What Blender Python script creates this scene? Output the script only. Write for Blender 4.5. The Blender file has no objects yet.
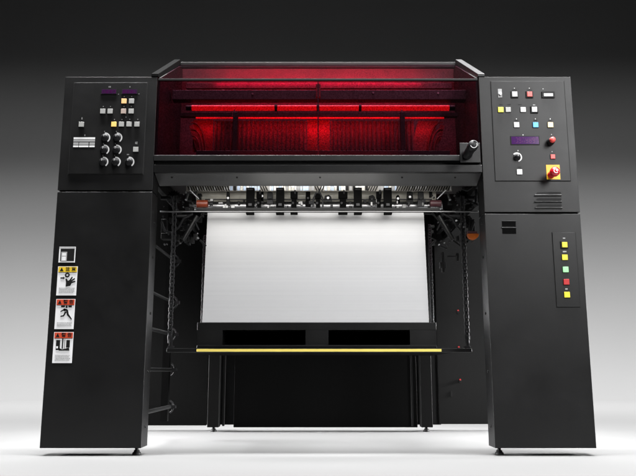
import bpy, bmesh, math, random
from mathutils import Vector, Matrix
random.seed(7)
sc = bpy.context.scene
COL = sc.collection
# ------------------------------------------------------------------ camera
D, H, F = 3.2, 0.357, 712.0
TH = math.atan(134/712)
S_, C_ = math.sin(TH), math.cos(TH)
cam = bpy.data.objects.new('camera', bpy.data.cameras.new('camera'))
COL.objects.link(cam); sc.camera = cam
cam.location = (0, -D, H); cam.rotation_euler = (math.pi/2 + TH, 0, 0)
cam.data.sensor_width = 36; cam.data.lens = 36*F/636
cam.data.clip_start = .05; cam.data.clip_end = 100

def X(px, py, Y=0):
    v = (238-py)/F
    return (px-318)/F*(D+Y)/(C_-v*S_)
def Z(py, Y=0):
    v = (238-py)/F
    return H + (D+Y)*(S_+v*C_)/(C_-v*S_)
def P(px, py, Y=0): return Vector((X(px, py, Y), Y, Z(py, Y)))

# ------------------------------------------------------------------ materials
MATS = {}
def mat(name, col, rough=.5, metal=0., spec=.5, emit=None, estr=0., bump=0., bscale=300., cvar=0., cscale=6., rvar=0., trans=0., coat=0.):
    m = bpy.data.materials.new(name); m.use_nodes = True
    nt = m.node_tree; b = nt.nodes['Principled BSDF']
    b.inputs['Base Color'].default_value = (*col, 1)
    b.inputs['Roughness'].default_value = rough
    b.inputs['Metallic'].default_value = metal
    b.inputs['Specular IOR Level'].default_value = spec
    b.inputs['Coat Weight'].default_value = coat
    tc = nt.nodes.new('ShaderNodeTexCoord')
    if emit:
        b.inputs['Emission Color'].default_value = (*emit, 1)
        b.inputs['Emission Strength'].default_value = estr
    if bump:
        n = nt.nodes.new('ShaderNodeTexNoise'); n.inputs['Scale'].default_value = bscale
        n.inputs['Detail'].default_value = 4
        nt.links.new(tc.outputs['Object'], n.inputs['Vector'])
        bp = nt.nodes.new('ShaderNodeBump'); bp.inputs['Strength'].default_value = bump
        bp.inputs['Distance'].default_value = .001
        nt.links.new(n.outputs['Fac'], bp.inputs['Height']); nt.links.new(bp.outputs[0], b.inputs['Normal'])
    if cvar:
        n = nt.nodes.new('ShaderNodeTexNoise'); n.inputs['Scale'].default_value = cscale
        n.inputs['Detail'].default_value = 6; n.inputs['Roughness'].default_value = .65
        nt.links.new(tc.outputs['Object'], n.inputs['Vector'])
        r = nt.nodes.new('ShaderNodeMapRange')
        r.inputs[1].default_value = .3; r.inputs[2].default_value = .7
        r.inputs[3].default_value = 1-cvar; r.inputs[4].default_value = 1+cvar
        nt.links.new(n.outputs['Fac'], r.inputs[0])
        mx = nt.nodes.new('ShaderNodeVectorMath'); mx.operation = 'SCALE'
        mx.inputs[0].default_value = col
        nt.links.new(r.outputs[0], mx.inputs['Scale']); nt.links.new(mx.outputs[0], b.inputs['Base Color'])
        if rvar:
            r2 = nt.nodes.new('ShaderNodeMapRange')
            r2.inputs[1].default_value = .3; r2.inputs[2].default_value = .7
            r2.inputs[3].default_value = rough-rvar; r2.inputs[4].default_value = rough+rvar
            nt.links.new(n.outputs['Fac'], r2.inputs[0]); nt.links.new(r2.outputs[0], b.inputs['Roughness'])
    MATS[name] = m
    return m
mat('powder', (.0045,.0045,.0047), .41, spec=.31, bump=.35, bscale=700, cvar=.14, cscale=5, rvar=.045)
mat('powder_in', (.006,.006,.0062), .55, spec=.4, bump=.2, bscale=500, cvar=.2, cscale=5, rvar=.05)
mat('black', (.003,.003,.0032), .6, spec=.25, cvar=.2, cscale=12)
mat('blackgloss', (.006,.006,.007), .5, spec=.3)
mat('rearblack', (.003,.003,.003), .65, spec=.1, cvar=.15, cscale=3)
mat('matblack', (.003,.003,.003), .9, spec=.05)
mat('vent', (.03,.03,.03), .45)
mat('rearside', (.004,.004,.004), .6, spec=.15, cvar=.12, cscale=4)
mat('rodsteel', (.22,.22,.22), .45, metal=.9)
mat('soffit', (.035,.035,.035), .5, bump=.2, bscale=400, cvar=.1)
mat('guard', (.30,.28,.25), .4, cvar=.25, cscale=30)
mat('seam', (.002,.002,.002), .8)
mat('darkmetal', (.016,.016,.017), .52, metal=.6, cvar=.3, cscale=30, rvar=.1)
mat('steel', (.45,.45,.46), .3, metal=1., cvar=.15, cscale=25, rvar=.08)
mat('chrome', (.75,.74,.70), .22, metal=1., cvar=.1, cscale=14, rvar=.08)
mat('cream', (.72,.69,.60), .3, cvar=.14, cscale=14, rvar=.1, coat=.3)
mat('bluewhite', (.48,.58,.74), .35, cvar=.2, cscale=40)
mat('white', (.78,.78,.78), .5)
mat('ring', (.62,.62,.62), .5)
mat('grey', (.32,.32,.32), .55)
mat('legend', (.22,.22,.22), .6)
mat('key_grey', (.36,.36,.35), .45)
mat('key_white', (.8,.8,.8), .4)
mat('key_pink', (.42,.33,.29), .45)
mat('key_orange', (.85,.50,.22), .4, emit=(1,.5,.2), estr=.22)
mat('key_amber', (.85,.55,.16), .4, emit=(1,.6,.15), estr=.22)
mat('key_cream', (.85,.66,.36), .4)
mat('key_yellow', (.80,.66,.03), .4)
mat('key_yellow_lit', (.85,.8,.06), .4, emit=(1,.95,.1), estr=.2)
mat('key_blue', (.08,.40,.72), .4)
mat('key_red', (.62,.045,.035), .4)
mat('key_redb', (.75,.08,.07), .4)
mat('key_deepred', (.42,.01,.012), .4)
mat('key_green', (.30,.75,.32), .4, emit=(.3,1,.35), estr=.12)
mat('estop_yellow', (.80,.45,.02), .45)
mat('estop_red', (.55,.012,.02), .22, coat=.6)
mat('hdr_yellow', (.72,.48,.02), .5)
mat('hdr_red', (.55,.06,.02), .5)
mat('paper_label', (.80,.80,.81), .5)
mat('ink', (.008,.008,.008), .8, spec=.15)
mat('display', (.02,.004,.035), .12, emit=(.22,.02,.42), estr=.16)
mat('display_dark', (.012,.003,.018), .3, emit=(.3,.01,.42), estr=.045)
mat('display_seg', (.05,.005,.05), .2, emit=(.7,.03,.5), estr=.14)
mat('bar_yellow', (.92,.74,.16), .5, cvar=.05)
mat('orange', (.17,.028,.009), .4, cvar=.2, cscale=40)
mat('orange2', (.40,.09,.01), .35, cvar=.3, cscale=40)
mat('maroon', (.05,.012,.016), .5)
mat('red_reflection', (.3,.0,.0), .4, emit=(1,.006,.010), estr=1.05)  # emissive, stands in for a bright red reflection
mat('red_lit_edge', (.3,.0,.0), .4, emit=(1,.006,.010), estr=1.05)  # emissive, stands in for a plate edge catching light
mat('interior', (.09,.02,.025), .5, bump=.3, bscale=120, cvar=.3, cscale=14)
mat('glow_red', (.13,.015,.018), .4, cvar=.15, cscale=20)  # lighter red, puts the window's glow into the colour
mat('interior_dark', (.015,.012,.012), .5, cvar=.3, cscale=20)
mat('whitelamp', (.8,.8,.8), .4, emit=(1,.97,.9), estr=1.05)
mat('backdrop', (.13,.13,.13), .9, cvar=.012, cscale=.6, spec=.0)
# paper with fine sheet edges
m = mat('paper', (.80,.80,.81), .75)
nt = m.node_tree; b = nt.nodes['Principled BSDF']
tc = nt.nodes.new('ShaderNodeTexCoord'); mp = nt.nodes.new('ShaderNodeMapping')
mp.inputs['Scale'].default_value = (.6, .6, 130)
nt.links.new(tc.outputs['Object'], mp.inputs[0])
n = nt.nodes.new('ShaderNodeTexNoise'); n.inputs['Scale'].default_value = 1; n.inputs['Detail'].default_value = 5
nt.links.new(mp.outputs[0], n.inputs['Vector'])
r = nt.nodes.new('ShaderNodeValToRGB'); r.color_ramp.elements[0].position = .3; r.color_ramp.elements[1].position = .7
r.color_ramp.elements[0].color = (.535,.535,.545,1); r.color_ramp.elements[1].color = (.56,.56,.565,1)
nt.links.new(n.outputs['Fac'], r.inputs[0]); nt.links.new(r.outputs[0], b.inputs['Base Color'])
bp = nt.nodes.new('ShaderNodeBump'); bp.inputs['Strength'].default_value = .06; bp.inputs['Distance'].default_value = .0006
nt.links.new(n.outputs['Fac'], bp.inputs['Height']); nt.links.new(bp.outputs[0], b.inputs['Normal'])
# smoked glass: tinted see-through sheet with a thin gloss
m = bpy.data.materials.new('glass'); m.use_nodes = True; nt = m.node_tree
nt.nodes.remove(nt.nodes['Principled BSDF']); out = nt.nodes['Material Output']
tr = nt.nodes.new('ShaderNodeBsdfTransparent')
gl = nt.nodes.new('ShaderNodeBsdfGlossy'); gl.inputs['Roughness'].default_value = .12; gl.inputs['Color'].default_value = (.6,.6,.6,1)
lw = nt.nodes.new('ShaderNodeLayerWeight'); lw.inputs['Blend'].default_value = .5
pw = nt.nodes.new('ShaderNodeMath'); pw.operation = 'POWER'; pw.inputs[1].default_value = 5; nt.links.new(lw.outputs['Facing'], pw.inputs[0])
fr = nt.nodes.new('ShaderNodeMath'); fr.operation = 'MULTIPLY_ADD'; fr.inputs[1].default_value = .12; fr.inputs[2].default_value = .02; nt.links.new(pw.outputs[0], fr.inputs[0])
mx = nt.nodes.new('ShaderNodeMixShader')
vo = nt.nodes.new('ShaderNodeTexVoronoi'); vo.inputs['Scale'].default_value = 135; vo.inputs['Randomness'].default_value = 1.
tc = nt.nodes.new('ShaderNodeTexCoord'); nt.links.new(tc.outputs['Object'], vo.inputs['Vector'])
cr = nt.nodes.new('ShaderNodeValToRGB')
cr.color_ramp.elements[0].position = .15; cr.color_ramp.elements[0].color = (.46,.31,.36,1)
cr.color_ramp.elements[1].position = .6; cr.color_ramp.elements[1].color = (.68,.50,.57,1)
nt.links.new(vo.outputs['Distance'], cr.inputs[0]); nt.links.new(cr.outputs[0], tr.inputs['Color'])
nt.links.new(fr.outputs[0], mx.inputs[0]); nt.links.new(tr.outputs[0], mx.inputs[1]); nt.links.new(gl.outputs[0], mx.inputs[2])
nt.links.new(mx.outputs[0], out.inputs['Surface']); MATS['glass'] = m
m2 = m.copy(); m2.name = 'glass_top'; MATS['glass_top'] = m2
for nd in m2.node_tree.nodes:
    if nd.type == 'VALTORGB':
        nd.color_ramp.elements[0].color = (.45,.30,.36,1); nd.color_ramp.elements[1].color = (.80,.62,.70,1)

# ------------------------------------------------------------------ mesh builder
class MB:
    def __init__(s): s.bm = bmesh.new(); s.m = []
    def _mi(s, m):
        if m not in s.m: s.m.append(m)
        return s.m.index(m)
    def faces(s, vs, fs, m, smooth=False):
        vv = [s.bm.verts.new(v) for v in vs]; k = s._mi(m)
        for f in fs:
            try:
                fc = s.bm.faces.new([vv[i] for i in f]); fc.material_index = k; fc.smooth = smooth
            except ValueError: pass
        return s
    def box(s, x0, x1, y0, y1, z0, z1, m):
        if x0 > x1: x0, x1 = x1, x0
        if y0 > y1: y0, y1 = y1, y0
        if z0 > z1: z0, z1 = z1, z0
        vs = [(x,y,z) for z in (z0,z1) for y in (y0,y1) for x in (x0,x1)]
        return s.faces(vs, [(0,2,3,1),(4,5,7,6),(0,1,5,4),(2,6,7,3),(0,4,6,2),(1,3,7,5)], m)
    def pbox(s, px0, px1, py0, py1, Y, d, m):     # a box whose front face stands on plane Y
        pm = (py0+py1)/2
        return s.box(X(px0,pm,Y), X(px1,pm,Y), Y, Y+d, Z(py1,Y), Z(py0,Y), m)
    def cyl(s, a, b, r0, m, r1=None, n=20, caps=True):
        a = Vector(a); b = Vector(b); r1 = r0 if r1 is None else r1
        d = (b-a).normalized(); u = d.orthogonal().normalized(); w = d.cross(u)
        vs = [a+(u*math.cos(t)+w*math.sin(t))*r0 for t in [2*math.pi*i/n for i in range(n)]]
        vs += [b+(u*math.cos(t)+w*math.sin(t))*r1 for t in [2*math.pi*i/n for i in range(n)]]
        s.faces(vs, [(i,(i+1)%n,n+(i+1)%n,n+i) for i in range(n)], m, True)
        if caps: s.faces(vs[:n], [tuple(reversed(range(n)))], m); s.faces(vs[n:], [tuple(range(n))], m)
        return s
    def lathe(s, a, axis, prof, m, n=28):          # prof: (distance along axis, radius)
        a = Vector(a); d = Vector(axis).normalized(); u = d.orthogonal().normalized(); w = d.cross(u)
        vs = []
        for (h, r) in prof:
            vs += [a+d*h+(u*math.cos(2*math.pi*i/n)+w*math.sin(2*math.pi*i/n))*max(r,1e-5) for i in range(n)]
        fs = []
        for k in range(len(prof)-1):
            fs += [(k*n+i, k*n+(i+1)%n, (k+1)*n+(i+1)%n, (k+1)*n+i) for i in range(n)]
        return s.faces(vs, fs, m, True)
    def tube(s, pts, r, m, n=10):
        pts = [Vector(p) for p in pts]; rings = []
        for i, p in enumerate(pts):
            d = (pts[min(i+1,len(pts)-1)]-pts[max(i-1,0)]).normalized()
            u = d.cross(Vector((0.13,1,.07))).normalized(); w = d.cross(u)
            rings += [p+(u*math.cos(2*math.pi*j/n)+w*math.sin(2*math.pi*j/n))*r for j in range(n)]
        fs = [(k*n+j, k*n+(j+1)%n, (k+1)*n+(j+1)%n, (k+1)*n+j) for k in range(len(pts)-1) for j in range(n)]
        s.faces(rings, fs, m, True)
        s.faces(rings[:n], [tuple(range(n))], m); s.faces(rings[-n:], [tuple(range(n))], m)
        return s
    def prism(s, xz, y0, y1, m):                   # polygon in x,z extruded along y
        n = len(xz)
        vs = [(x,y0,z) for x,z in xz]+[(x,y1,z) for x,z in xz]
        return s.faces(vs, [tuple(range(n)), tuple(reversed(range(n,2*n)))]+[(i,(i+1)%n,n+(i+1)%n,n+i) for i in range(n)], m)
    def prismx(s, yz, x0, x1, m):
        n = len(yz)
        vs = [(x0,y,z) for y,z in yz]+[(x1,y,z) for y,z in yz]
        return s.faces(vs, [tuple(range(n)), tuple(reversed(range(n,2*n)))]+[(i,(i+1)%n,n+(i+1)%n,n+i) for i in range(n)], m)
    def arc(s, c, r0, r1, a0, a1, y0, y1, m, n=20):  # flat ring sector in the x,z plane
        cx, cz = c; xz = []
        A = [a0+(a1-a0)*i/n for i in range(n+1)]
        vs = []
        for y in (y0, y1):
            for r_ in (r0, r1):
                vs += [(cx+r_*math.cos(a), y, cz+r_*math.sin(a)) for a in A]
        k = n+1; fs = []
        for i in range(n):
            fs += [(i,i+1,k+i+1,k+i), (2*k+i,3*k+i,3*k+i+1,2*k+i+1), (i,2*k+i,2*k+i+1,i+1), (k+i,k+i+1,3*k+i+1,3*k+i)]
        return s.faces(vs, fs, m)
    def build(s, name, parent=None, bevel=0., label=None, sub=False):
        bmesh.ops.recalc_face_normals(s.bm, faces=s.bm.faces)
        vs = [v.co for v in s.bm.verts]
        lo = Vector((min(v.x for v in vs), min(v.y for v in vs), min(v.z for v in vs)))
        hi = Vector((max(v.x for v in vs), max(v.y for v in vs), max(v.z for v in vs)))
        c = (lo+hi)/2; c.z = lo.z
        bmesh.ops.translate(s.bm, verts=s.bm.verts, vec=-c)
        me = bpy.data.meshes.new(name); s.bm.to_mesh(me); s.bm.free()
        for k in s.m: me.materials.append(MATS[k])
        o = bpy.data.objects.new(name, me); COL.objects.link(o)
        if parent: o.parent = parent; o.location = c - W[parent.name]
        else: o.location = c
        W[o.name] = c
        if bevel:
            b = o.modifiers.new('bevel', 'BEVEL'); b.width = bevel; b.segments = 2; b.limit_method = 'ANGLE'; b.harden_normals = True
        if label: o['label'] = label
        return o
W = {}
def text(s, c, size, m, parent, name='lettering', Y=-.004, bold=0.0):
    cu = bpy.data.curves.new(name, 'FONT'); cu.body = s; cu.size = size; cu.align_x = 'CENTER'; cu.align_y = 'CENTER'
    cu.extrude = .0004; cu.offset = bold
    t = bpy.data.objects.new(name, cu); COL.objects.link(t)
    dg = bpy.context.evaluated_depsgraph_get(); dg.update()
    me = bpy.data.meshes.new_from_object(t.evaluated_get(dg)); bpy.data.objects.remove(t)
    me.transform(Matrix.Rotation(math.pi/2, 4, 'X')); me.materials.clear(); me.materials.append(MATS[m])
    o = bpy.data.objects.new(name, me); COL.objects.link(o); o.parent = parent
    w = Vector((c[0], Y, c[1])); o.location = w - W[parent.name]; W[o.name] = w
    return o

# ------------------------------------------------------------------ setting
fl = MB(); fl.faces([(-14,-5,0),(14,-5,0),(14,6,0),(-14,6,0)], [(0,1,2,3)], 'backdrop')
floor = fl.build('floor'); floor['kind'] = 'structure'; floor['label'] = 'white seamless studio floor'
bd = MB(); R = 3.0; prof = [(6+R*math.sin(t), R-R*math.cos(t)) for t in [math.pi/2*i/24 for i in range(25)]]+[(9,10.)]
vs = [(x,y,z) for y,z in prof for x in (-14,14)]
bd.faces(vs, [(2*i,2*i+1,2*i+3,2*i+2) for i in range(len(prof)-1)], 'backdrop', True)
back = bd.build('backdrop'); back['kind'] = 'structure'; back['label'] = 'white curved studio backdrop fading to black above'

# ------------------------------------------------------------------ the press
press = bpy.data.objects.new('printing_press', None); COL.objects.link(press); W[press.name] = Vector((0,0,0))
press['label'] = 'black offset printing press delivery end with two control columns and a red lit smoked cover'
press['category'] = 'printing press'
XO, XI = 1.207, .767            # outer and inner edge of the columns
ZB, ZT = .033, Z(77)
ZSL, ZSR = Z(191), Z(213)
def column(sgn, zs):
    a, b_ = (XI, XO) if sgn > 0 else (-XO, -XI)
    lo = MB().box(a, b_, 0, .115, ZB, zs-.004, 'powder').build('lower_cabinet', press, .0018)
    MB().box(a+.006, b_-.006, .012, .11, zs-.004, zs+.004, 'seam').build('seam_gap', lo)
    up = MB().box(a, b_, 0, .115, zs+.004, ZT, 'powder').build('control_cabinet', press, .0018)
    return lo, up
loL, upL = column(-1, ZSL); loR, upR = column(1, ZSR)
def foot(x, y, ztop, r=.016):
    MB().lathe((x,y,ztop), (0,0,-1), [(0,.008),(ztop*.35,.008),(ztop*.4,r*.8),(ztop*.62,r*.85),(ztop*.66,r*1.1),(ztop*.98,r*1.25),(ztop,r*1.2),(ztop,0)], 'black').build('levelling_foot', press)
for s in (-1,1): foot(s*(XI+.03), .05, ZB)
# bolt heads down the inner side faces of the columns
for s, lo in ((-1,loL),(1,loR)):
    for z in (.12,.36,.62,.88,1.04): MB().cyl((s*XI,.06,z), (s*(XI-.004),.06,z), .006, 'seam', n=8).build('bolt', lo)
# engaging side frames behind the columns, carrying the cover
for s in (-1,1):
    MB().box(s*(XI+.005), s*(XI+.03), .118, 1.36, 1.24, 1.76, 'powder_in').build('side_frame', press, .003)

# ---- control plates
pl = MB()
def plate(px0,px1a,py0,py1,pxb0,pxb1,parent,m='powder'):
    mb = MB()
    x0=(X(px0,py0)+X(pxb0,py1))/2; x1=(X(px1a,py0)+X(pxb1,py1))/2
    mb.box(x0-.0035,x1+.0035,-.0005,.004,Z(py1)-.0035,Z(py0)+.0035,'seam')
    mb.box(x0,x1,-.004,.004,Z(py1),Z(py0),m)
    return mb.build('control_panel', parent, .001)
pL = plate(75,147,83,174,68,143, press); pR = plate(490.4,563.5,81.6,181,495.5,570.4, press)
pS = plate(551.6,575,232.6,307,557,580, press)
YF = -.004
def rbox(mb, cx, cz, w, h, y0, y1, m): mb.box(cx-w/2, cx+w/2, y0, y1, cz-h/2, cz+h/2, m)
U = D/F*1.0
def button(px, py, m, parent, size=5.6, bezel=False, label=None, mark=True):
    c = P(px, py, YF); mb = MB(); w = size*U
    if bezel: rbox(mb, c.x, c.z, w*1.42, w*1.42, YF-.005, YF, 'black'); d = .009
    else: rbox(mb, c.x, c.z, w*1.12, w*1.12, YF-.002, YF, 'seam'); d = .006
    rbox(mb, c.x, c.z, w, w, YF-d, YF-.0015, m)
    return mb.build('push_button', parent, .0012, label)
def marks(lst, parent, m='legend'):
    mb = MB()
    for (px,py,w,h) in lst:
        c = P(px,py,YF); k = max(1,int(w/1.4))
        for i in range(k):       # tiny unreadable legend: a few strokes
            cx = c.x+(i-(k-1)/2)*1.3*U; hh = h*U*(.7+.3*random.random())
            rbox(mb, cx, c.z, .8*U, hh, YF-.0008, YF, m)
    mb.build('legend', parent)
# left plate
for px,py,m,l in ((124.2,101.4,'key_orange','lit orange push button'),(131.7,101.4,'key_grey',None),(103,111.5,'key_grey',None),(110.3,111.5,'key_grey',None),
    (123.7,111.5,'key_pink',None),(131.3,111.5,'key_grey',None),(81.6,124.7,'key_grey',None),(114.1,124.5,'key_amber','lit amber push button'),
    (121.6,124.5,'key_grey',None),(129.2,124.5,'key_grey',None),(137.1,124.5,'key_grey',None),(135.9,149.6,'key_grey',None)):
    button(px,py,m,pL,5.3,label=l)
marks([(124.3,96.7,2,1),(131.7,96.7,2,1),(103.3,106.6,2,1),(110.5,106.6,2,1),(124,106.6,2,1),(131.3,106.6,2,1),(126,117.2,2,1.4),
       (114.5,119.6,2,1.2),(122,119.6,2,1.2),(129.8,119.4,2,1.2),(137.8,119.4,2,1.2),(82,118.5,1.4,3.2),(109.7,87,3.6,1.8),(130,87,2.4,1.8),
       (118.5,94.3,2.4,1),(139,94,2.4,1),(84.9,135.4,2.2,1.8),(104.6,131.5,1,1),(116.4,131.5,1,1),(103.6,143.6,1,1),(115.4,143.6,1,1),
       (103,155.4,1.4,1),(114.8,155.4,1.4,1),(128,154.6,4,1.6),(136.3,143,3.6,3)], pL)
def display(px0,px1,py0,py1,parent,seg,dm='display'):
    mb = MB(); z0,z1 = Z(py1),Z(py0); pm=(py0+py1)/2; x0,x1 = X(px0,pm),X(px1,pm)
    mb.box(x0-.004,x1+.004,YF-.003,YF,z0-.003,z1+.003,'black')
    mb.box(x0,x1,YF-.0036,YF-.003,z0,z1,dm)
    n = seg; w = (x1-x0)/n; h=(z1-z0)
    for i in range(n):
        cx = x0+(i+.5)*w
        for dx,dz,ww,hh in ((-.28,.2,.07,.28),(.28,.2,.07,.28),(-.28,-.2,.07,.28),(.28,-.2,.07,.28),(0,.4,.4,.06),(0,0,.4,.06),(0,-.4,.4,.06)):
            if random.random()<.25: continue
            rbox(mb, cx+dx*w, (z0+z1)/2+dz*h*.8, ww*w, hh*h*.8, YF-.004, YF-.0036, 'display_seg')
    return mb.build('display', parent)
display(102.1,116.6,90,94.3,pL,4,'display_dark'); display(122.6,137.4,90,94.3,pL,4,'display_dark')
def dial(px,py,parent,r=4.6,m='ring',a0=-.95,a1=1.65):
    c = P(px,py,YF); mb = MB(); R_ = r*U
    mb.arc((c.x,c.z), R_*.93, R_*1.22, a0, a1, YF-.0012, YF, m)
    mb.lathe(c, (0,-1,0), [(0,R_*.86),(.004,R_*.86),(.005,R_*.66),(.020,R_*.56),(.0215,R_*.50),(.0215,0)], 'blackgloss')
    mb.box(c.x-.0008, c.x+.0008, YF-.0222, YF-.0214, c.z, c.z+R_*.48, 'ring')
    return mb.build('dial_knob', parent)
for px,py in ((105,137.8),(117,137.8),(104,149.9),(116.3,149.9),(103,162),(115.4,162),(129,162)): dial(px,py,pL)
mb = MB()   # white striped rating plate
xa,xb = X(73.8,142),X(95.2,142)
def strip(py0,py1,m,cuts=False):
    sp = [0,.24,.27,.71,.75,1] if cuts else [0,1]
    for i in range(0,len(sp),2):
        mb.box(xa+(xb-xa)*sp[i], xa+(xb-xa)*sp[i+1], YF-.001, YF, Z(py1), Z(py0), m)
strip(137.7,139.5,'white'); strip(139.9,142,'grey'); strip(142.7,145.2,'grey',True); strip(145.8,147.5,'white',True)
mb.build('scale_plate', pL)
# right plate
button(514.4,94.8,'key_white',pR,5.4,True,'white push button in black bezel'); button(529.3,94.8,'key_redb',pR,5.4,True,'red push button in black bezel')
button(500.6,110,'key_yellow_lit',pR,5.6,label='bright yellow push button'); button(508,110,'key_grey',pR,5.3); button(522.9,110,'key_white',pR,5.3)
button(534.1,110,'key_white',pR,5.4,True); button(516.4,125.2,'key_white',pR,5.4); button(535.4,125.2,'key_blue',pR,5.6,label='blue push button')
button(550.2,125.2,'key_cream',pR,5.6,label='cream push button'); button(519.3,172.2,'key_white',pR,5.4); button(552.6,156.9,'key_redb',pR,4.6,label='small red push button')
marks([(514.4,88.3,2,1),(529.3,88.3,2,1),(543,89,2,1),(534,101+4,3,1),(516.4,119,1,1.4),(535.4,119,1,1.4),(550.2,119,1,1.4),(523,135,1.2,1.2),(518,150.7,1.6,1.2),(552,151.8,2.2,1.4),(551.5,134.6,1.6,1)], pR, 'ring')
marks([(514.4,90,6,1),(529.3,90,6,1),(501,104.6,5,1),(509,104.6,5,1),(520,104.6,5,1),(516.4,120.6,5.5,1.6),(535.4,120.6,5.5,1.6),(550.2,120.6,5.5,1.6),(519.3,167.4,5,1.4)], pR, 'black')
display(511.1,538.3,137.1,144.6,pR,8)
mb = MB(); c = P(499.9,93.4,YF)   # key switch
rbox(mb,c.x,c.z,4.2*U,9.5*U,YF-.002,YF,'grey'); mb.cyl((c.x,YF,c.z-.004),(c.x,YF-.010,c.z-.004),1.6*U,'steel'); rbox(mb,c.x,c.z-.004,.002,.010,YF-.0105,YF-.009,'black')
mb.build('key_switch', pR, .0006)
mb = MB(); c = P(548,95,YF)       # hour counter
rbox(mb,c.x,c.z,13.5*U,7*U,YF-.006,YF,'black'); rbox(mb,c.x,c.z-.0015,9.5*U,3.2*U,YF-.0068,YF-.006,'white')
for i in range(5): rbox(mb,c.x+(i-2)*1.8*U,c.z-.0015,.9*U,2.0*U,YF-.0073,YF-.0068,'grey')
mb.build('hour_counter', pR, .0008)
def mushroom(px,py,parent,r_base,r_cap,length,mbase,mcap,name):
    c = P(px,py,YF); mb = MB(); rb,rc = r_base*U, r_cap*U
    mb.lathe(c,(0,-1,0),[(0,rb),(length*.45,rb*.95),(length*.5,rb*.7),(length*.7,rb*.68)],mbase)
    mb.lathe(c,(0,-1,0),[(length*.62,rb*.6),(length*.64,rc*.95),(length*.72,rc),(length*.86,rc*.97),(length*.95,rc*.8),(length,rc*.45),(length,0)],mcap)
    if name == 'emergency_stop': mb.arc((c.x,c.z), rc*.35, rc*.5, 0, 5.6, -length-.0052, -length-.003, 'white')
    return mb.build(name,parent)
mushroom(550.2,142.2,pR,3.9,3.0,.045,'black','key_redb','illuminated_knob')
mb = MB(); mb.pbox(546.5,560,164.8,179.3,YF-.002,.002,'estop_yellow'); mb.build('emergency_stop_plate',pR)
mushroom(550.8,175.2,pR,3.7,5.0,.075,'estop_red','estop_red','emergency_stop')
dial(517,157.3,pR,4.2,'white',-1.3,2.4)
# small plate buttons
for py,px,m,bz,l in ((245,564.2,'key_yellow',True,'yellow button in black bezel'),(257.4,564.6,'key_yellow',False,'yellow button'),(269.6,565.4,'key_green',False,'green button'),(282,566.2,'key_deepred',False,'red button'),(294.8,566.8,'key_yellow',False,'yellow button')):
    button(px,py,m,pS,5.6 if not bz else 5.4,bz,l)
marks([(564,238.2,4,1.2),(564.6,251.6,4.4,1.4),(566.4,289,3,1.2)],pS,'ring')
# vents and door handle on the right column
for py,dx in ((193.4,0),(199.8,.3),(205.9,.8)):
    mb = MB(); x0,x1 = X(536+dx,py),X(561+dx,py); z = Z(py)
    mb.prism([(x0-.008,z-.008),(x1,z-.008),(x1,z+.007),(x0+.006,z+.007)],-.0014,.0,'black')
    n0=[(x0-.010,-.0005,z-.016),(x1,-.0005,z-.016),(x1,-.0005,z-.004),(x0-.004,-.0005,z-.004),(x0-.010,-.010,z-.010),(x1,-.010,z-.010)]
    mb.faces(n0,[(0,1,5,4),(4,5,2,3),(0,4,3),(1,2,5),(0,3,2,1)],'vent')
    mb.build('vent_louvre', upR, .0008)
mb = MB(); mb.pbox(502.2,516,221.2,233.8,-.0015,.0015,'matblack'); mb.pbox(501.8,516.4,226.9,228.1,-.005,.004,'powder'); mb.pbox(501.8,516.4,220.6,221.3,-.003,.003,'powder')
mb.build('door_handle', loR, .0008)

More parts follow.
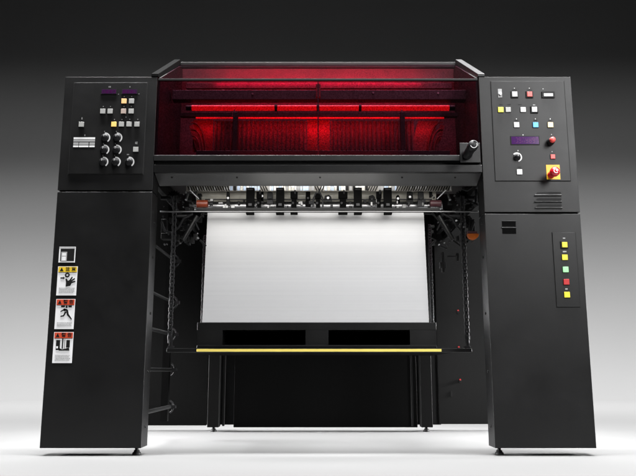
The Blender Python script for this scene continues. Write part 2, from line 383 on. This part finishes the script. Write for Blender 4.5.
# ---- warning stickers on the left column
def sticker(px0,px1,py0,py1,hdr,hm,words,kind):
    x0,x1 = X(px0,(py0+py1)/2),X(px1,(py0+py1)/2); z0,z1 = Z(py1),Z(py0); w=x1-x0; h=z1-z0; cx=(x0+x1)/2
    lab = {'gear':'yellow headed caution sticker with crushed hand sign','crush':'red headed warning sticker with trapped figure sign','block':'red headed warning sticker with black machine sign','frame':'small white sticker with black and grey squares'}[kind]
    o = MB().box(x0,x1,-.001,.0,z0,z1,'paper_label').build('warning_sticker', press, 0, lab)
    def Q(u,v): return (x0+u*w, z0+v*h)
    def quad(mb,u0,u1,v0,v1,m,y=-.0016): mb.box(x0+u0*w,x0+u1*w,y,-.001,z0+v0*h,z0+v1*h,m)
    def poly(mb,pts,m='ink',y=-.002): mb.prism([Q(*p) for p in pts], y, -.001, m)
    if kind != 'frame':
        mb = MB(); quad(mb,.03,.97,1-hdr,.985,hm); mb.build('header_band', o)
        mb = MB(); t=1-hdr/2; poly(mb,[(.10,t-hdr*.33),(.29,t-hdr*.33),(.195,t+hdr*.33)],y=-.0022)
        quad(mb,.04,.96,1-hdr-.012,1-hdr,'ink',-.002)
        mb.build('hazard_triangle', o)
        text(words[0],(x0+.50*w,z0+t*h),hdr*h*.74,'ink',o,Y=-.0019,bold=.0004)
        text(words[1],(x0+.80*w,z0+t*h),hdr*h*.74,'ink',o,Y=-.0019,bold=.0004)
    mb = MB()
    if kind == 'frame':
        quad(mb,.09,.94,.09,.88,'ink'); quad(mb,.14,.50,.06,.68,'grey',-.0021); quad(mb,.20,.44,.12,.38,'paper_label',-.0025); quad(mb,.20,.44,.42,.60,'white',-.0025)
        quad(mb,.0,.97,.93,.96,'legend')
    elif kind == 'gear':
        mb.arc(Q(.50,.70),.045*w*1.2,.10*w*1.2,0,6.283,-.002,-.001,'ink',n=14)
        for k in range(8):
            a=k*math.pi/4; q=Q(.5,.70); mb.box(q[0]+.12*w*math.cos(a)-.001,q[0]+.12*w*math.cos(a)+.001,-.002,-.001,q[1]+.12*w*math.sin(a)-.001,q[1]+.12*w*math.sin(a)+.001,'ink')
        poly(mb,[(.16,.62),(.30,.62),(.30,.65),(.38,.60),(.30,.55),(.30,.58),(.16,.58)])
        poly(mb,[(.45,.30),(.68,.33),(.74,.42),(.92,.46),(.93,.50),(.74,.48),(.90,.56),(.88,.60),(.70,.52),(.78,.62),(.74,.65),(.62,.53),(.55,.50),(.47,.58),(.42,.56),(.46,.44)])
    elif kind == 'crush':
        quad(mb,.28,.48,.72,.78,'ink',-.002); quad(mb,.52,.62,.70,.78,'ink',-.002); quad(mb,.66,.84,.72,.78,'ink',-.002)
        mb.arc(Q(.47,.64),0.0001,.07*w,0,6.283,-.002,-.001,'ink',n=12)
        poly(mb,[(.26,.56),(.44,.62),(.56,.60),(.62,.46),(.78,.36),(.86,.30),(.88,.34),(.70,.50),(.66,.62),(.58,.67),(.44,.66),(.27,.60)])
        poly(mb,[(.50,.60),(.42,.46),(.28,.44),(.28,.40),(.46,.42),(.58,.56)])
    else:
        quad(mb,.14,.34,.42,.74,'ink',-.002); quad(mb,.16,.25,.47,.54,'paper_label',-.0024); quad(mb,.44,.50,.46,.78,'ink',-.002); quad(mb,.66,.84,.50,.74,'ink',-.002)
        poly(mb,[(.30,.40),(.84,.40),(.80,.50),(.62,.46),(.46,.44),(.32,.48)])
        quad(mb,.55,.60,.46,.76,'grey',-.0018)
    mb.build('pictogram', o)
    if kind != 'frame':
        mb = MB()
        for v in ((.24,.19,.14,.09) if kind!='crush' else (.20,.15,.10)):
            u=.12
            while u<.85:
                d=.02+.05*random.random(); quad(mb,u,min(u+d,.9),v,v+.022,'grey'); u+=d+.02
        mb.build('fine_print', o)
sticker(59,75.4,246.8,262.5,0,None,None,'frame')
sticker(57.2,77,266.4,295.4,.20,'hdr_yellow','注意','gear')
sticker(55.4,74.5,299,329,.20,'hdr_red','警告','crush')
sticker(53.2,72.8,332,363,.20,'hdr_red','警告','block')

# ---- cover --------------------------------------------------
XC = XI-.006
zf0, zf1 = Z(155.5), Z(80); zr = Z(66,.5)
mb = MB()
mb.box(-XC,XC,-.0005,.0035,zf0,zf1,'glass')
MBg = mb.build('cover_window', press)
mb = MB(); mb.prismx([(.004,zf1+.002),(.004,zf1+.006),(.49,zr+.004),(.49,zr)],-XC,XC,'glass_top'); mb.build('cover_window', press)
mb = MB(); mb.box(-XC,XC,.49,.52,Z(67,.49),Z(62,.49),'powder'); mb.build('cover_frame', press, .003)
mb = MB(); mb.box(-XC,XC,-.004,.010,zf1-.004,zf1+.006,'black'); mb.build('cover_hinge_edge', press, .001)
for s in (-1,1):
    zt = ZT+.012; z2 = Z(61.5,.5)
    mb = MB(); x0,x1 = s*(XI-.004), s*(XI+.030)
    mb.prismx([(-.001,ZT+.002),(-.001,ZT+.016),(.50,z2+.012),(.53,z2+.012),(.53,z2-.06),(.12,ZT+.002)], x0, x1, 'powder' if s>0 else 'matblack')
    mb.build('cover_side_rail', press, .002)
# bottom rail of the cover
mb = MB(); mb.box(-XI+.002,X(459.5,158),-.008,.03,Z(161.2),Z(155.6),'powder'); mb.build('cover_bottom_rail', press, .002)
mb = MB(); mb.pbox(459.8,480.5,142.8,162.6,-.006,.03,'powder'); hb = mb.build('latch_block', press, .002)
mb = MB(); c = P(467,154.5,-.006)
mb.lathe(c,(0,-1,0),[(0,.024),(.012,.024),(.014,.021),(.105,.021),(.110,.0235),(.140,.0235),(.146,.020),(.146,0)],'blackgloss')
mb.arc((c.x,c.z),0.0130,.0158,-2.9,.6,-.1535,-.1515,'ring'); mb.arc((c.x,c.z),.0190,.0200,-.3,1.6,-.1535,-.1515,'ring')
mb.build('latch_handle', hb)
mb = MB(); mb.box(-XI+.002,XI-.002,.012,.03,Z(164.6),Z(161.2),'seam'); mb.build('beam_gap', press)
mb = MB(); mb.box(-XI+.002,XI-.002,-.002,.05,Z(172.5),Z(164.8),'powder'); mb.build('cross_beam', press, .003)
# sloping plate under the beam
y1,y2 = .012,.12
mb = MB(); a=Z(173,y1); b_=Z(185.5,y2)
mb.prismx([(y1,a),(y2,b_),(y2+.012,b_),(y1+.012,a)], -XI+.004, XI-.004, 'soffit')
pl_ = mb.build('soffit_plate', press)
for px in (172,237,320,402,455):
    t=.35; yy=y1+(y2-y1)*t-.0015; zz=a+(b_-a)*t
    MB().cyl((X(px,177,yy),yy,zz),(X(px,177,yy),yy-.003,zz-.001),.0045,'seam',n=10).build('bolt', pl_)

# ---- inside the cover
mb = MB(); mb.box(-XI,XI,.54,.56,Z(158,.54),Z(63.5,.54),'interior'); mb.build('rear_panel', press)
mb = MB(); mb.box(-XI,XI,.04,.539,Z(164,.04)-.02,Z(164,.04),'interior_dark'); mb.build('inner_tray', press)
for s in (-1,1):
    mb = MB(); mb.prismx([(.02,zf0-.01),(.02,ZT+.004),(.49,zr-.004),(.538,zr-.004),(.538,zf0-.01)],s*(XI-.010),s*(XI-.002),'interior_dark'); mb.build('inner_side_plate', press)
def hbar(name,px0,px1,py0,py1,Y,d,m,bev=.002): return MB().pbox(px0,px1,py0,py1,Y,d,m).build(name,press,bev)
hbar('upper_crossbar',172,466,90,99.5,.25,.05,'interior_dark')
hbar('upper_shelf',186,452,83,88.5,.40,.02,'interior')
# red glow: emissive tubes stand in for a reflection and a lit edge
z = Z(108,.34); x0,x1 = X(192,108,.34),X(449,108,.34)
lm = MB().cyl((x0,.34,z),(x1,.34,z),.0150,'red_reflection').build('red_glow_bar', press)
for px in (276,318,360): xx=X(px,108,.34); MB().cyl((xx-.007,.34,z),(xx+.007,.34,z),.0185,'black').build('bar_clip', lm)
for q in (x0-.015,x1+.015): MB().cyl((q-.015,.34,z),(q+.015,.34,z),.014,'black').build('bar_end', lm)
hbar('lower_crossbar',180,458,112.6,116.4,.30,.03,'interior_dark')
z = Z(118,.29)
MB().cyl((X(196,118,.29),.29,z),(X(444,118,.29),.29,z),.0045,'red_lit_edge').build('red_glow_bar', press)  # glowing tube in place of the lit top edge of a plate
# ribbed guide plates
def ribbed(pxa,pxb,slant=0):
    mb = MB(); n=int((pxb-pxa)/4.2); Y=.33
    z0,z1 = Z(151,Y),Z(121,Y)
    xa,xb = X(pxa,136,Y),X(pxb,136,Y)
    mb.box(xa,xb,Y,Y+.006,z0,z1,'interior')
    for i in range(n):
        xx=xa+(i+.5)*(xb-xa)/n; mb.box(xx-.0035,xx+.0035,Y-.010,Y,z0+.004,z1-.004,'interior_dark')
    mb.build('ribbed_guide', press)
ribbed(214,306); ribbed(331,414)
mb = MB(); mb.pbox(307,330,120,152,.335,.006,'glow_red'); mb.build('glow_plate', press)  # three added plates; their lighter red imitates lit patches of the back panel
mb = MB(); mb.prism([(X(410,152,.335),Z(152,.335)),(X(428,152,.335),Z(152,.335)),(X(438,121,.335),Z(121,.335)),(X(418,121,.335),Z(121,.335))],.335,.341,'glow_red'); mb.build('glow_plate', press)
mb = MB(); mb.pbox(193,213,120,152,.335,.006,'glow_red'); mb.build('glow_plate', press)
for px in (235,403):
    mb = MB(); mb.pbox(px-2.4,px+2.4,112,153,.20,.03,'black'); mb.prism([(X(px-4,112,.2),Z(116,.2)),(X(px+2,112,.2),Z(116,.2)),(X(px-1,112,.2),Z(108,.2))],.21,.22,'interior'); mb.build('upright_post', press, .002)
hbar('centre_post',317.6,318.7,81,157,.14,.004,'interior_dark',0)
hbar('centre_bracket',316,320.5,84,97,.20,.02,'glow_red',.001)
hbar('lower_roller_guard',196,450,150.5,155,.18,.03,'black')
for px,py in ((252.5,94),(373,93),(438,93.5)):
    c=P(px,py,.249); MB().cyl(c,c+Vector((0,-.006,0)),.005,'steel',n=12).build('bolt', press)
# curved hoses at both ends
for s,cx in ((-1,197),(1,437)):
    mb = MB()
    for k,(rr) in enumerate((10,14,18)):
        pts=[P(cx+s*4 - s*rr*math.cos(t)*.7, 153-rr*1.7*math.sin(t), .30+.012*k) for t in [math.pi/2*.0+math.pi*.55*i/12 for i in range(13)]]
        mb.tube(pts,.004,'interior')
    mb.build('hose', press)
    mb = MB(); pts=[(X(cx+s*u,py,.31),Z(py,.31)) for u,py in ((-8,153),(4,124),(8,126),(0,153))]
    mb.prism(pts,.315,.32,'interior'); mb.build('bracket_plate', press)

# ---- delivery head: bright cylinder, slotted guard, suction holders
Yd=.42
z0,z1 = Z(199,Yd),Z(190,Yd)
mb = MB(); mb.cyl((X(196,195,Yd),Yd+.03,(z0+z1)/2),(X(436,195,Yd),Yd+.03,(z0+z1)/2),.034,'cream',n=40); mb.build('delivery_cylinder', press)
mb = MB(); z = Z(206,Yd); mb.cyl((X(190,206,Yd),Yd,z),(X(442,206,Yd),Yd,z),.024,'steel',n=32); mb.build('delivery_roller', press)
mb = MB(); Yg=.30; zz0,zz1=Z(190.8,Yg),Z(184.5,Yg)
mb.box(X(186,188,Yg),X(452,188,Yg),Yg+.004,Yg+.010,zz0-.001,zz1+.05,'guard')
x=X(188,188,Yg); k=0
def dens(px): return px<222 or px>402 or 255<px<262 or 371<px<381 or 312<px<323
while x < X(450,188,Yg):
    px = 318+x/U*.96
    if dens(px):
        sl=-.007 if x<0 else .007
        mb.prism([(x-sl,zz0),(x+.006-sl,zz0),(x+.006+sl,zz1-.003),(x+sl,zz1-.003)], Yg-.001, Yg+.004, 'black')
        if random.random()<.3: mb.box(x+.008,x+.013,Yg,Yg+.004,zz0+.004,zz1-.008,'white')
        x += .0125
    else:
        w_=random.uniform(.006,.016)
        mb.box(x,x+w_,Yg,Yg+.004,zz0+.002,zz1-.008,random.choice(['bluewhite','white','bluewhite','cream','chrome','grey','black']))
        for q in range(2): mb.box(x+q*.009,x+q*.009+.005,Yg-.002,Yg+.004,zz1-.006,zz1-.001,'black')
        x += w_+random.uniform(.001,.005)
mb.build('slotted_guard', press)
mb = MB()      # brass/steel lip strip
mb.box(X(205,199.5,.33),X(432,199.5,.33),.33,.335,Z(199.8,.33),Z(198.9,.33),'darkmetal'); mb.build('lip_strip', press)
for px in (250,280,358,388):
    mb = MB(); mb.pbox(px-4,px+4,187.5,213.8,.24,.035,'matblack'); mb.pbox(px-2,px+2,203,206,.235,.006,'darkmetal'); mb.pbox(px-3,px+3,188.5,190,.237,.004,'darkmetal')
    o=mb.build('sheet_holder', press, .002)
for px,w in ((294,3.6),(343,4.6),(318,3.2),(259,2.6),(379,2.6)):
    mb = MB(); 
    if px in (294,343): mb.pbox(px-w,px+w,207.5,213.8,.245,.03,'matblack')
    mb.pbox(px-w,px+w,191.5 if px!=318 else 193,198,.27,.02,'matblack'); mb.pbox(px-w*.7,px+w*.7,198,207.4,.28,.02,'matblack')
    mb.cyl(P(px+1,190,.265),P(px+1,194,.265),.004,'darkmetal'); mb.cyl(P(px-w*.3,203,.275),P(px-w*.3,203,.265),.006,'darkmetal')
    mb.build('suction_block', press, .0015)
mb = MB(); c=[P(318+u,py,.262) for u,py in ((-5,207),(-4.5,198),(-2,193),(2,193),(4.5,198),(5,207))]; mb.tube(c,.004,'darkmetal'); mb.build('hose',press)
for px in (228,262,270,308,328,372,398,410,421):
    w=random.uniform(1.5,4.2); py0=random.uniform(189,195); py1=random.uniform(201,207)
    mb=MB(); c=P(px,py0+w,.33); mb.prism([P(px-w,py1,.33).xz,P(px+w,py1,.33).xz,P(px+w*.8,py0+2,.33).xz,P(px+w*.2,py0,.33).xz,P(px-w*.8,py0+1,.33).xz],.33,.345,random.choice(['matblack','matblack','black','darkmetal']))
    mb.cyl(P(px,(py0+py1)/2,.329),P(px,(py0+py1)/2,.322),.006,random.choice(['steel','darkmetal']),n=12)
    mb.build('clamp_plate', press, .0015)
# loose little fittings along the head
for i in range(46):
    px=random.uniform(206,430)
    if any(abs(px-q)<6 for q in (250,280,358,388)): continue
    py=random.uniform(200,207.5); w=random.uniform(.6,2.4); h=random.uniform(.6,1.9)
    MB().pbox(px-w,px+w,py-h,py+h,.30+random.random()*.03,.02,random.choice(['black','rodsteel','rodsteel','darkmetal','legend','darkmetal'])).build('fitting_block', press, .001)
mb = MB(); z=Z(211.6,.20); mb.cyl((X(160,211.6,.2),.20,z),(X(481,211.6,.2),.20,z),.0032,'rodsteel',n=14)
mb.box(X(196,208.7,.22),X(440,208.7,.22),.22,.25,Z(210,.22),Z(207.8,.22),'black')
mb.build('silver_rod', press)
# work light tube under the soffit
z=Z(183,.20)+.02
MB().cyl((-.42,.21,z),(.42,.21,z),.010,'whitelamp').build('work_lamp', press)
mb=MB(); mb.box(-.62,.62,.50,.52,Z(214,.5),Z(176,.5),'powder_in'); mb.build('head_back_plate', press)

# ---- side mechanisms
def mech(s):
    q = lambda px: px if s<0 else 636-px
    rnd = random.Random(3 if s<0 else 11)
    for nm,(px,py,r,Y) in {'sprocket':(174.5,198,8,.30),'gear':(189,226,7,.36)}.items():
        mb = MB(); c=P(q(px),py,Y); R_=r*U*1.08
        mb.lathe(c,(0,-1,0),[(0,R_*.8),(.012,R_*.8),(.012,R_*.35),(.03,R_*.35),(.03,0)],'darkmetal')
        for k in range(16):
            a=2*math.pi*k/16; mb.cyl((c.x+R_*.86*math.cos(a),Y-.002,c.z+R_*.86*math.sin(a)),(c.x+R_*.86*math.cos(a),Y-.012,c.z+R_*.86*math.sin(a)),R_*.10,'darkmetal',n=6)
        mb.build(nm, press)
    mb = MB(); mb.pbox(q(160),q(172),196,199,.28,.03,'darkmetal'); mb.build('bearing_bracket', press, .002); mb = MB(); mb.pbox(q(161),q(166),219,238,.30,.05,'powder'); mb.pbox(q(161),q(175),233,239,.29,.05,'powder'); mb.build('bearing_bracket', press, .002)
    mb = MB(); a=[P(q(x),y,.27) for x,y in ((162,222),(165,231),(172,233),(179,227),(184,218),(193,214))]; mb.tube(a,.006,'darkmetal'); mb.build('cable', press); mb = MB()
    a=[P(q(x),y,.29) for x,y in ((176,246),(186,238),(196,222),(204,213))]; mb.tube(a,.005,'black'); mb.build('cable', press)
    for (x0,y0,x1,y1,r,m) in ((183,240,197,216,.011,'powder'),(190,190,199,199,.004,'steel'),(186,200,188,194,.006,'steel'),(195,222,199,230,.004,'darkmetal'),(200,240,206,246,.005,'black'),(176,216,190,216,.008,'darkmetal')):
        MB().cyl(P(q(x0),y0,.26),P(q(x1),y1,.28),r,m,n=12).build('lever', press)
    for i in range(26):
        px=rnd.uniform(160,205); py=rnd.uniform(192,244); w=rnd.uniform(.8,2.8); h=rnd.uniform(.8,3.4)
        MB().pbox(q(px)-w,q(px)+w,py-h,py+h,.31+rnd.random()*.08,.03,rnd.choice(['black','black','darkmetal','powder'])).build('fitting_block', press, .001)
    for i in range(26):
        px=rnd.uniform(162,204); py=rnd.uniform(192,246); c=P(q(px),py,.295)
        MB().cyl(c,c+Vector((0,-.014,0)),rnd.uniform(.002,.005),rnd.choice(['steel','darkmetal','darkmetal']),n=8).build('bolt', press)
    # roller ends
mech(-1); mech(1)
mb = MB(); mb.cyl(P(197,203.8,.27),P(208,203.8,.27),.019,'orange',n=24); mb.build('roller_end_cap', press, .002, 'orange red roller end cap')
mb = MB(); mb.cyl(P(430,203.5,.27),P(441,203.5,.27),.017,'maroon',n=24); mb.build('roller_end_cap', press, .002, 'dark red roller end cap')
mb = MB(); c=P(473,234,.18); mb.arc((c.x,c.z),.0001,.027,math.pi,2*math.pi,.17,.20,'orange2'); mb.box(c.x-.028,c.x+.02,.172,.198,c.z+.001,c.z+.012,'maroon'); mb.build('orange_cap', press, 0.001)
mb = MB(); mb.cyl(P(476,186,.2),P(476,204,.2),.007,'darkmetal'); mb.lathe(P(476,202,.2),(0,0,-1),[(0,.007),(.008,.014),(.02,.014),(.024,.006),(.024,0)],'darkmetal'); mb.build('clamp_screw', press)
mb = MB(); mb.tube([P(462,189,.2),P(467,190.5,.2),(P(472,187,.2))],.005,'darkmetal'); mb.build('hose', press)
for x0 in range(3):
    c=P(456+x0*4,221+x0*3,.2); MB().cyl(c,c+Vector((.0,-.01,0)),.005,'steel',n=8).build('bolt', press)
for a,b_ in (((428,236),(436,240)),((447,256.5),(457,256.5)),((440,246),(447,249))):
    MB().cyl(P(a[0],a[1],.45),P(b_[0],b_[1],.45),.004,'darkmetal',n=8).build('pin', press)
mb = MB(); mb.pbox(440,446,262,268,.5,.03,'darkmetal'); mb.pbox(442,444.5,252,272,.49,.03,'black'); mb.build('catch', press, .001); mb=MB(); mb.pbox(456.5,459,253,261,.5,.02,'black'); mb.build('catch', press, .001)

# ---- chains
def chain(px0,py0,px1,py1,Y,pitch,name='lift_chain',k=1.):
    a=P(px0,py0,Y); b_=P(px1,py1,Y); a.x=b_.x=(a.x+b_.x)/2 if abs(a.x-b_.x)<.03 else b_.x
    L=(a-b_).length; n=int(L/pitch); d=(b_-a)/n; mb=MB()
    for i in range(n):
        c=a+d*(i+.5); w=.0075*k if i%2 else .0050*k
        for sx in (-1,1):
            mb.cyl(c+Vector((sx*w-.0012,0,pitch*.55)),c+Vector((sx*w-.0012,0,-pitch*.55)),.0052*k,'darkmetal',n=6)
        mb.cyl(a+d*i+Vector((-.009*k,0,0)),a+d*i+Vector((.009*k,0,0)),.0050*k,'darkmetal',n=8)
    return mb.build(name, press)
Yc=.24
chain(175,196,170.5,343,Yc,.0165); chain(462,196,467.8,343,Yc,.0165)
chain(204,236,203,345,.62,.014,k=.8); chain(430,225,432.5,326,.62,.014,k=.8)
for px in (170.6,467.6):
    mb=MB(); mb.pbox(px-1.4,px+1.4,336,348,Yc-.006,.012,'darkmetal'); mb.pbox(px-3,px+3,346,348.4,Yc-.01,.02,'darkmetal'); mb.build('chain_shackle',press,.001)
# lift platform bar + yellow strip
lb = MB().pbox(166.5,472,348.2,352.2,Yc-.012,.03,'powder').build('lift_bar', press, .002)
mb=MB(); mb.pbox(196.5,441.5,348.9,351.6,Yc-.020,.007,'bar_yellow'); mb.build('yellow_strip', lb, .001)
mb=MB(); mb.box(X(180,350,Yc),X(458,350,Yc),Yc+.02,.98,Z(351.8,Yc),Z(349.6,Yc),'matblack'); mb.build('lift_platform', press, .002)

# ---- rear of the bay
Yr=1.37
def rp(name,px0,px1,py0,py1,Y,d,m,bev=.002,parent=press): return MB().pbox(px0,px1,py0,py1,Y,d,m).build(name,parent,bev)
MB().box(X(158,430,Yr)-.35,X(206,425.4,Yr),Yr,Yr+.02,Z(425.4,Yr),1.70,'rearblack').build('rear_panel',press,.002)
rrp = MB().box(X(439.5,424,Yr),X(494,424,Yr)+.25,Yr,Yr+.02,Z(424,Yr),1.70,'rearside').build('rear_panel',press,.002)
MB().box(X(234,427,Yr),X(417,427,Yr),Yr-.03,Yr-.01,Z(427.3,Yr-.03),1.70,'rearblack').build('rear_panel',press,.002)
MB().box(X(205,424,Yr),X(236,424,Yr),Yr+.03,Yr+.05,Z(424.6,Yr+.03),1.70,'black').build('rear_panel',press,.002)
MB().box(X(415,424,Yr),X(442,424,Yr),Yr+.03,Yr+.05,Z(424.6,Yr+.03),1.70,'black').build('rear_panel',press,.002)
for a,b_ in ((207,218.5),(421.5,433)):
    x0,x1=X(a,426,Yr-.12),X(b_,426,Yr-.12)
    MB().box(x0,x1,Yr-.12,Yr-.04,Z(428,Yr-.12)+.004,1.5,'rearblack').build('frame_leg',press,.003)
    foot((x0+x1)/2,Yr-.08,Z(428,Yr-.12)+.006,.016)
for a,b_ in ((222,224),(412,414)):
    MB().box(X(a,426,Yr-.06),X(b_,426,Yr-.06),Yr-.06,Yr-.03,Z(426,Yr-.06),1.5,'black').build('guide_rail',press,.001)
for px,py in ((458,310.6),(458.7,347),(460,379.6)):
    c=P(px,py,Yr-.001)
    o=MB().cyl(c,c+Vector((0,-.008,0)),.0055,'key_deepred',n=10).cyl(c+Vector((0,0,-.008)),c+Vector((0,-.01,-.012)),.008,'seam',n=10).build('red_marker',rrp)
mb=MB(); mb.pbox(450.6,452.6,391.5,396.5,Yr-.004,.004,'black'); mb.build('slot',rrp)
mb=MB(); mb.box(-XI-.2,XI+.2,.56,1.40,1.70,1.72,'powder_in'); mb.build('roof_panel',press,.002)
# rungs from the left column to a side post
xr=-.79
for pyf in (243,291,328,369.4,412.6):
    z=Z(pyf,.13)
    mb=MB(); mb.cyl((xr,.116,z),(xr,.70,z),.0095 if pyf>300 else .007,'black'); rg=mb.build('side_rung',press)
    mb=MB(); mb.tube([(xr,.70,z-.032),(xr+.012,.70,z-.022),(xr+.022,.70,z),(xr+.012,.70,z+.022),(xr,.70,z+.032)],.005,'darkmetal'); mb.box(xr-.01,xr+.032,.69,.705,z-.008,z+.008,'darkmetal'); mb.build('clip',rg)
MB().box(xr-.05,xr-.012,.70,.73,.10,1.30,'matblack').build('side_post',press)
MB().box(xr-.05,xr-.02,.72,Yr,1.22,1.26,'matblack').build('side_stringer',press,.002)
MB().box(-xr+.02,-xr+.05,.118,Yr,1.22,1.26,'matblack').build('side_stringer',press,.002)

# ------------------------------------------------------------------ pallet + paper pile (separate things)
Yp=.27
xa,xb = X(196.5,350,Yp),X(437,350,Yp); z0,z1=Z(348,Yp),Z(322.4,Yp)
z0 = max(z0, Z(349.6,Yc)+.003)
pal = bpy.data.objects.new('paper_pallet', None); COL.objects.link(pal); W[pal.name]=Vector((0,Yp,z0)); pal.location=W[pal.name]
pal['label']='black pallet with two wide fork openings under the white paper pile'; pal['category']='pallet'
zs0,zs1=Z(345,Yp),Z(330,Yp)
sl=[(X(222.5,337,Yp),X(305.5,337,Yp)),(X(328.5,337,Yp),X(410,337,Yp))]
MB().box(xa,xb,Yp,Yp+.66,zs1,z1,'powder').build('deck_board',pal,.002)
MB().box(xa,xb,Yp,Yp+.66,z0,zs0,'powder').build('bottom_board',pal,.002)
for p0,p1 in ((xa+.0005,sl[0][0]),(sl[0][1],sl[1][0]),(sl[1][1],xb-.0005)):
    MB().box(p0,p1,Yp+.0005,Yp+.64,zs0-.0003,zs1+.0003,'powder').build('block',pal,0)
MB().box(xa+.03,xb-.03,Yp+.64,Yp+.655,zs0,zs1,'black').build('back_board',pal)
# paper: one mesh, slightly uneven sheet edges, top set back a little
mb=MB(); zt=Z(212.3,Yp+.04); zb=z1+.0005; n=90
xl,xrr=X(202,322,Yp),X(429.2,322,Yp)
vs=[];fs=[]
for i in range(n+1):
    t=i/n; z=zb+(zt-zb)*t; j=random.uniform(-.0004,.0004); jy=random.uniform(-.00008,.00008)
    y=Yp+.004+.045*t+jy; k=.004*t
    vs+=[(xl+j+k,y,z),(xrr+j-k,y,z),(xrr+j-k,y+.6,z),(xl+j+k,y+.6,z)]
for i in range(n):
    for q in range(4): fs.append((4*i+q,4*i+(q+1)%4,4*i+4+(q+1)%4,4*i+4+q))
fs+=[(3,2,1,0),(4*n,4*n+1,4*n+2,4*n+3)]
mb.faces(vs,fs,'paper'); pp=mb.build('paper_pile'); pp['label']='tall white pile of paper sheets on the black pallet'; pp['category']='paper'

# ------------------------------------------------------------------ light
w = bpy.data.worlds.new('World'); sc.world = w; w.use_nodes = True
w.node_tree.nodes['Background'].inputs[0].default_value = (.5,.5,.5,1); w.node_tree.nodes['Background'].inputs[1].default_value = .004
def area(name, loc, target, sx, sy, power, col=(1,1,1), spread=180):
    l = bpy.data.lights.new(name,'AREA'); l.shape='RECTANGLE'; l.size=sx; l.size_y=sy; l.energy=power; l.color=col; l.spread=math.radians(spread)
    o = bpy.data.objects.new(name,l); COL.objects.link(o); o.location=loc
    o.rotation_euler=(Vector(target)-Vector(loc)).to_track_quat('-Z','Y').to_euler(); return o
area('backdrop_lamp',(0,5.0,6.4),(0,7.4,0),18,.5,1190,spread=80)
area('backdrop_wide_lamp',(0,5.0,6.4),(0,7.5,0),18,.5,290,spread=128)
area('floor_lamp',(0,3.0,5.2),(0,3.0,0),13,3.8,1000,spread=80)
area('near_floor_lamp',(0,-.32,5.6),(0,-.36,0),8,.3,340,spread=50)
area('front_lamp',(.3,-3.2,5.2),(0,0,.3),1.6,1.2,54,spread=100)
area('side_lamp',(-4.2,.75,1.7),(.3,.65,0),.9,1.2,5,spread=70)
area('side_lamp',(4.2,.75,1.7),(-.3,.65,0),.9,1.2,5,spread=70)
area('low_side_lamp',(-3.3,.95,.95),(.1,.85,0),1.3,.4,46,spread=30)
area('low_side_lamp',(3.3,.95,.95),(-.1,.85,0),1.3,.4,46,spread=30)
area('right_softbox',(2.8,-3.1,3.0),(1.3,0,1.4),1.3,2.2,41,spread=80)
area('red_light',(0,.24,Z(118.5,.24)),(0,.33,Z(136,.33)),.8,.02,1.5,(1,.006,.02))
for rpx in (204,318,424): area('red_spot_light',(X(rpx,119,.25),.25,Z(119,.25)),(X(rpx,140,.335),.335,Z(140,.335)),.13,.02,.27,(1,.006,.015))
area('red_low_light',(0,.10,Z(164,.04)+.05),(0,.50,Z(115,.5)),.8,.05,2.6,(1,.008,.02))
area('red_top_light',(0,.36,Z(88,.4)+.06),(0,.55,Z(70,.5)),1.1,.04,11,(1,.01,.10))
area('head_light',(0,.06,Z(190,.06)),(0,.33,Z(226,.33)),1.25,.16,1.55,(1,.98,.94),spread=85)
area('cylinder_light',(0,.37,Z(184,.37)),(0,.44,Z(197,.44)),.95,.02,7.5,(1,.96,.88))
area('guard_light',(0,.27,Z(181,.27)),(0,.30,Z(188,.30)),.85,.02,.6,(1,.98,.95))
area('soffit_bounce_light',(0,.02,Z(203,.02)),(0,.07,Z(181,.07)),.62,.03,.62,(1,.98,.94),spread=120)  # added unseen lamp standing in for light bounced off the paper
sc.view_settings.view_transform='Standard'; sc.view_settings.look='None'; sc.view_settings.exposure=0; sc.view_settings.gamma=1
sc.render.engine='CYCLES'
sc.cycles.max_bounces=8; sc.cycles.transparent_max_bounces=12
sc.cycles.sample_clamp_indirect=6
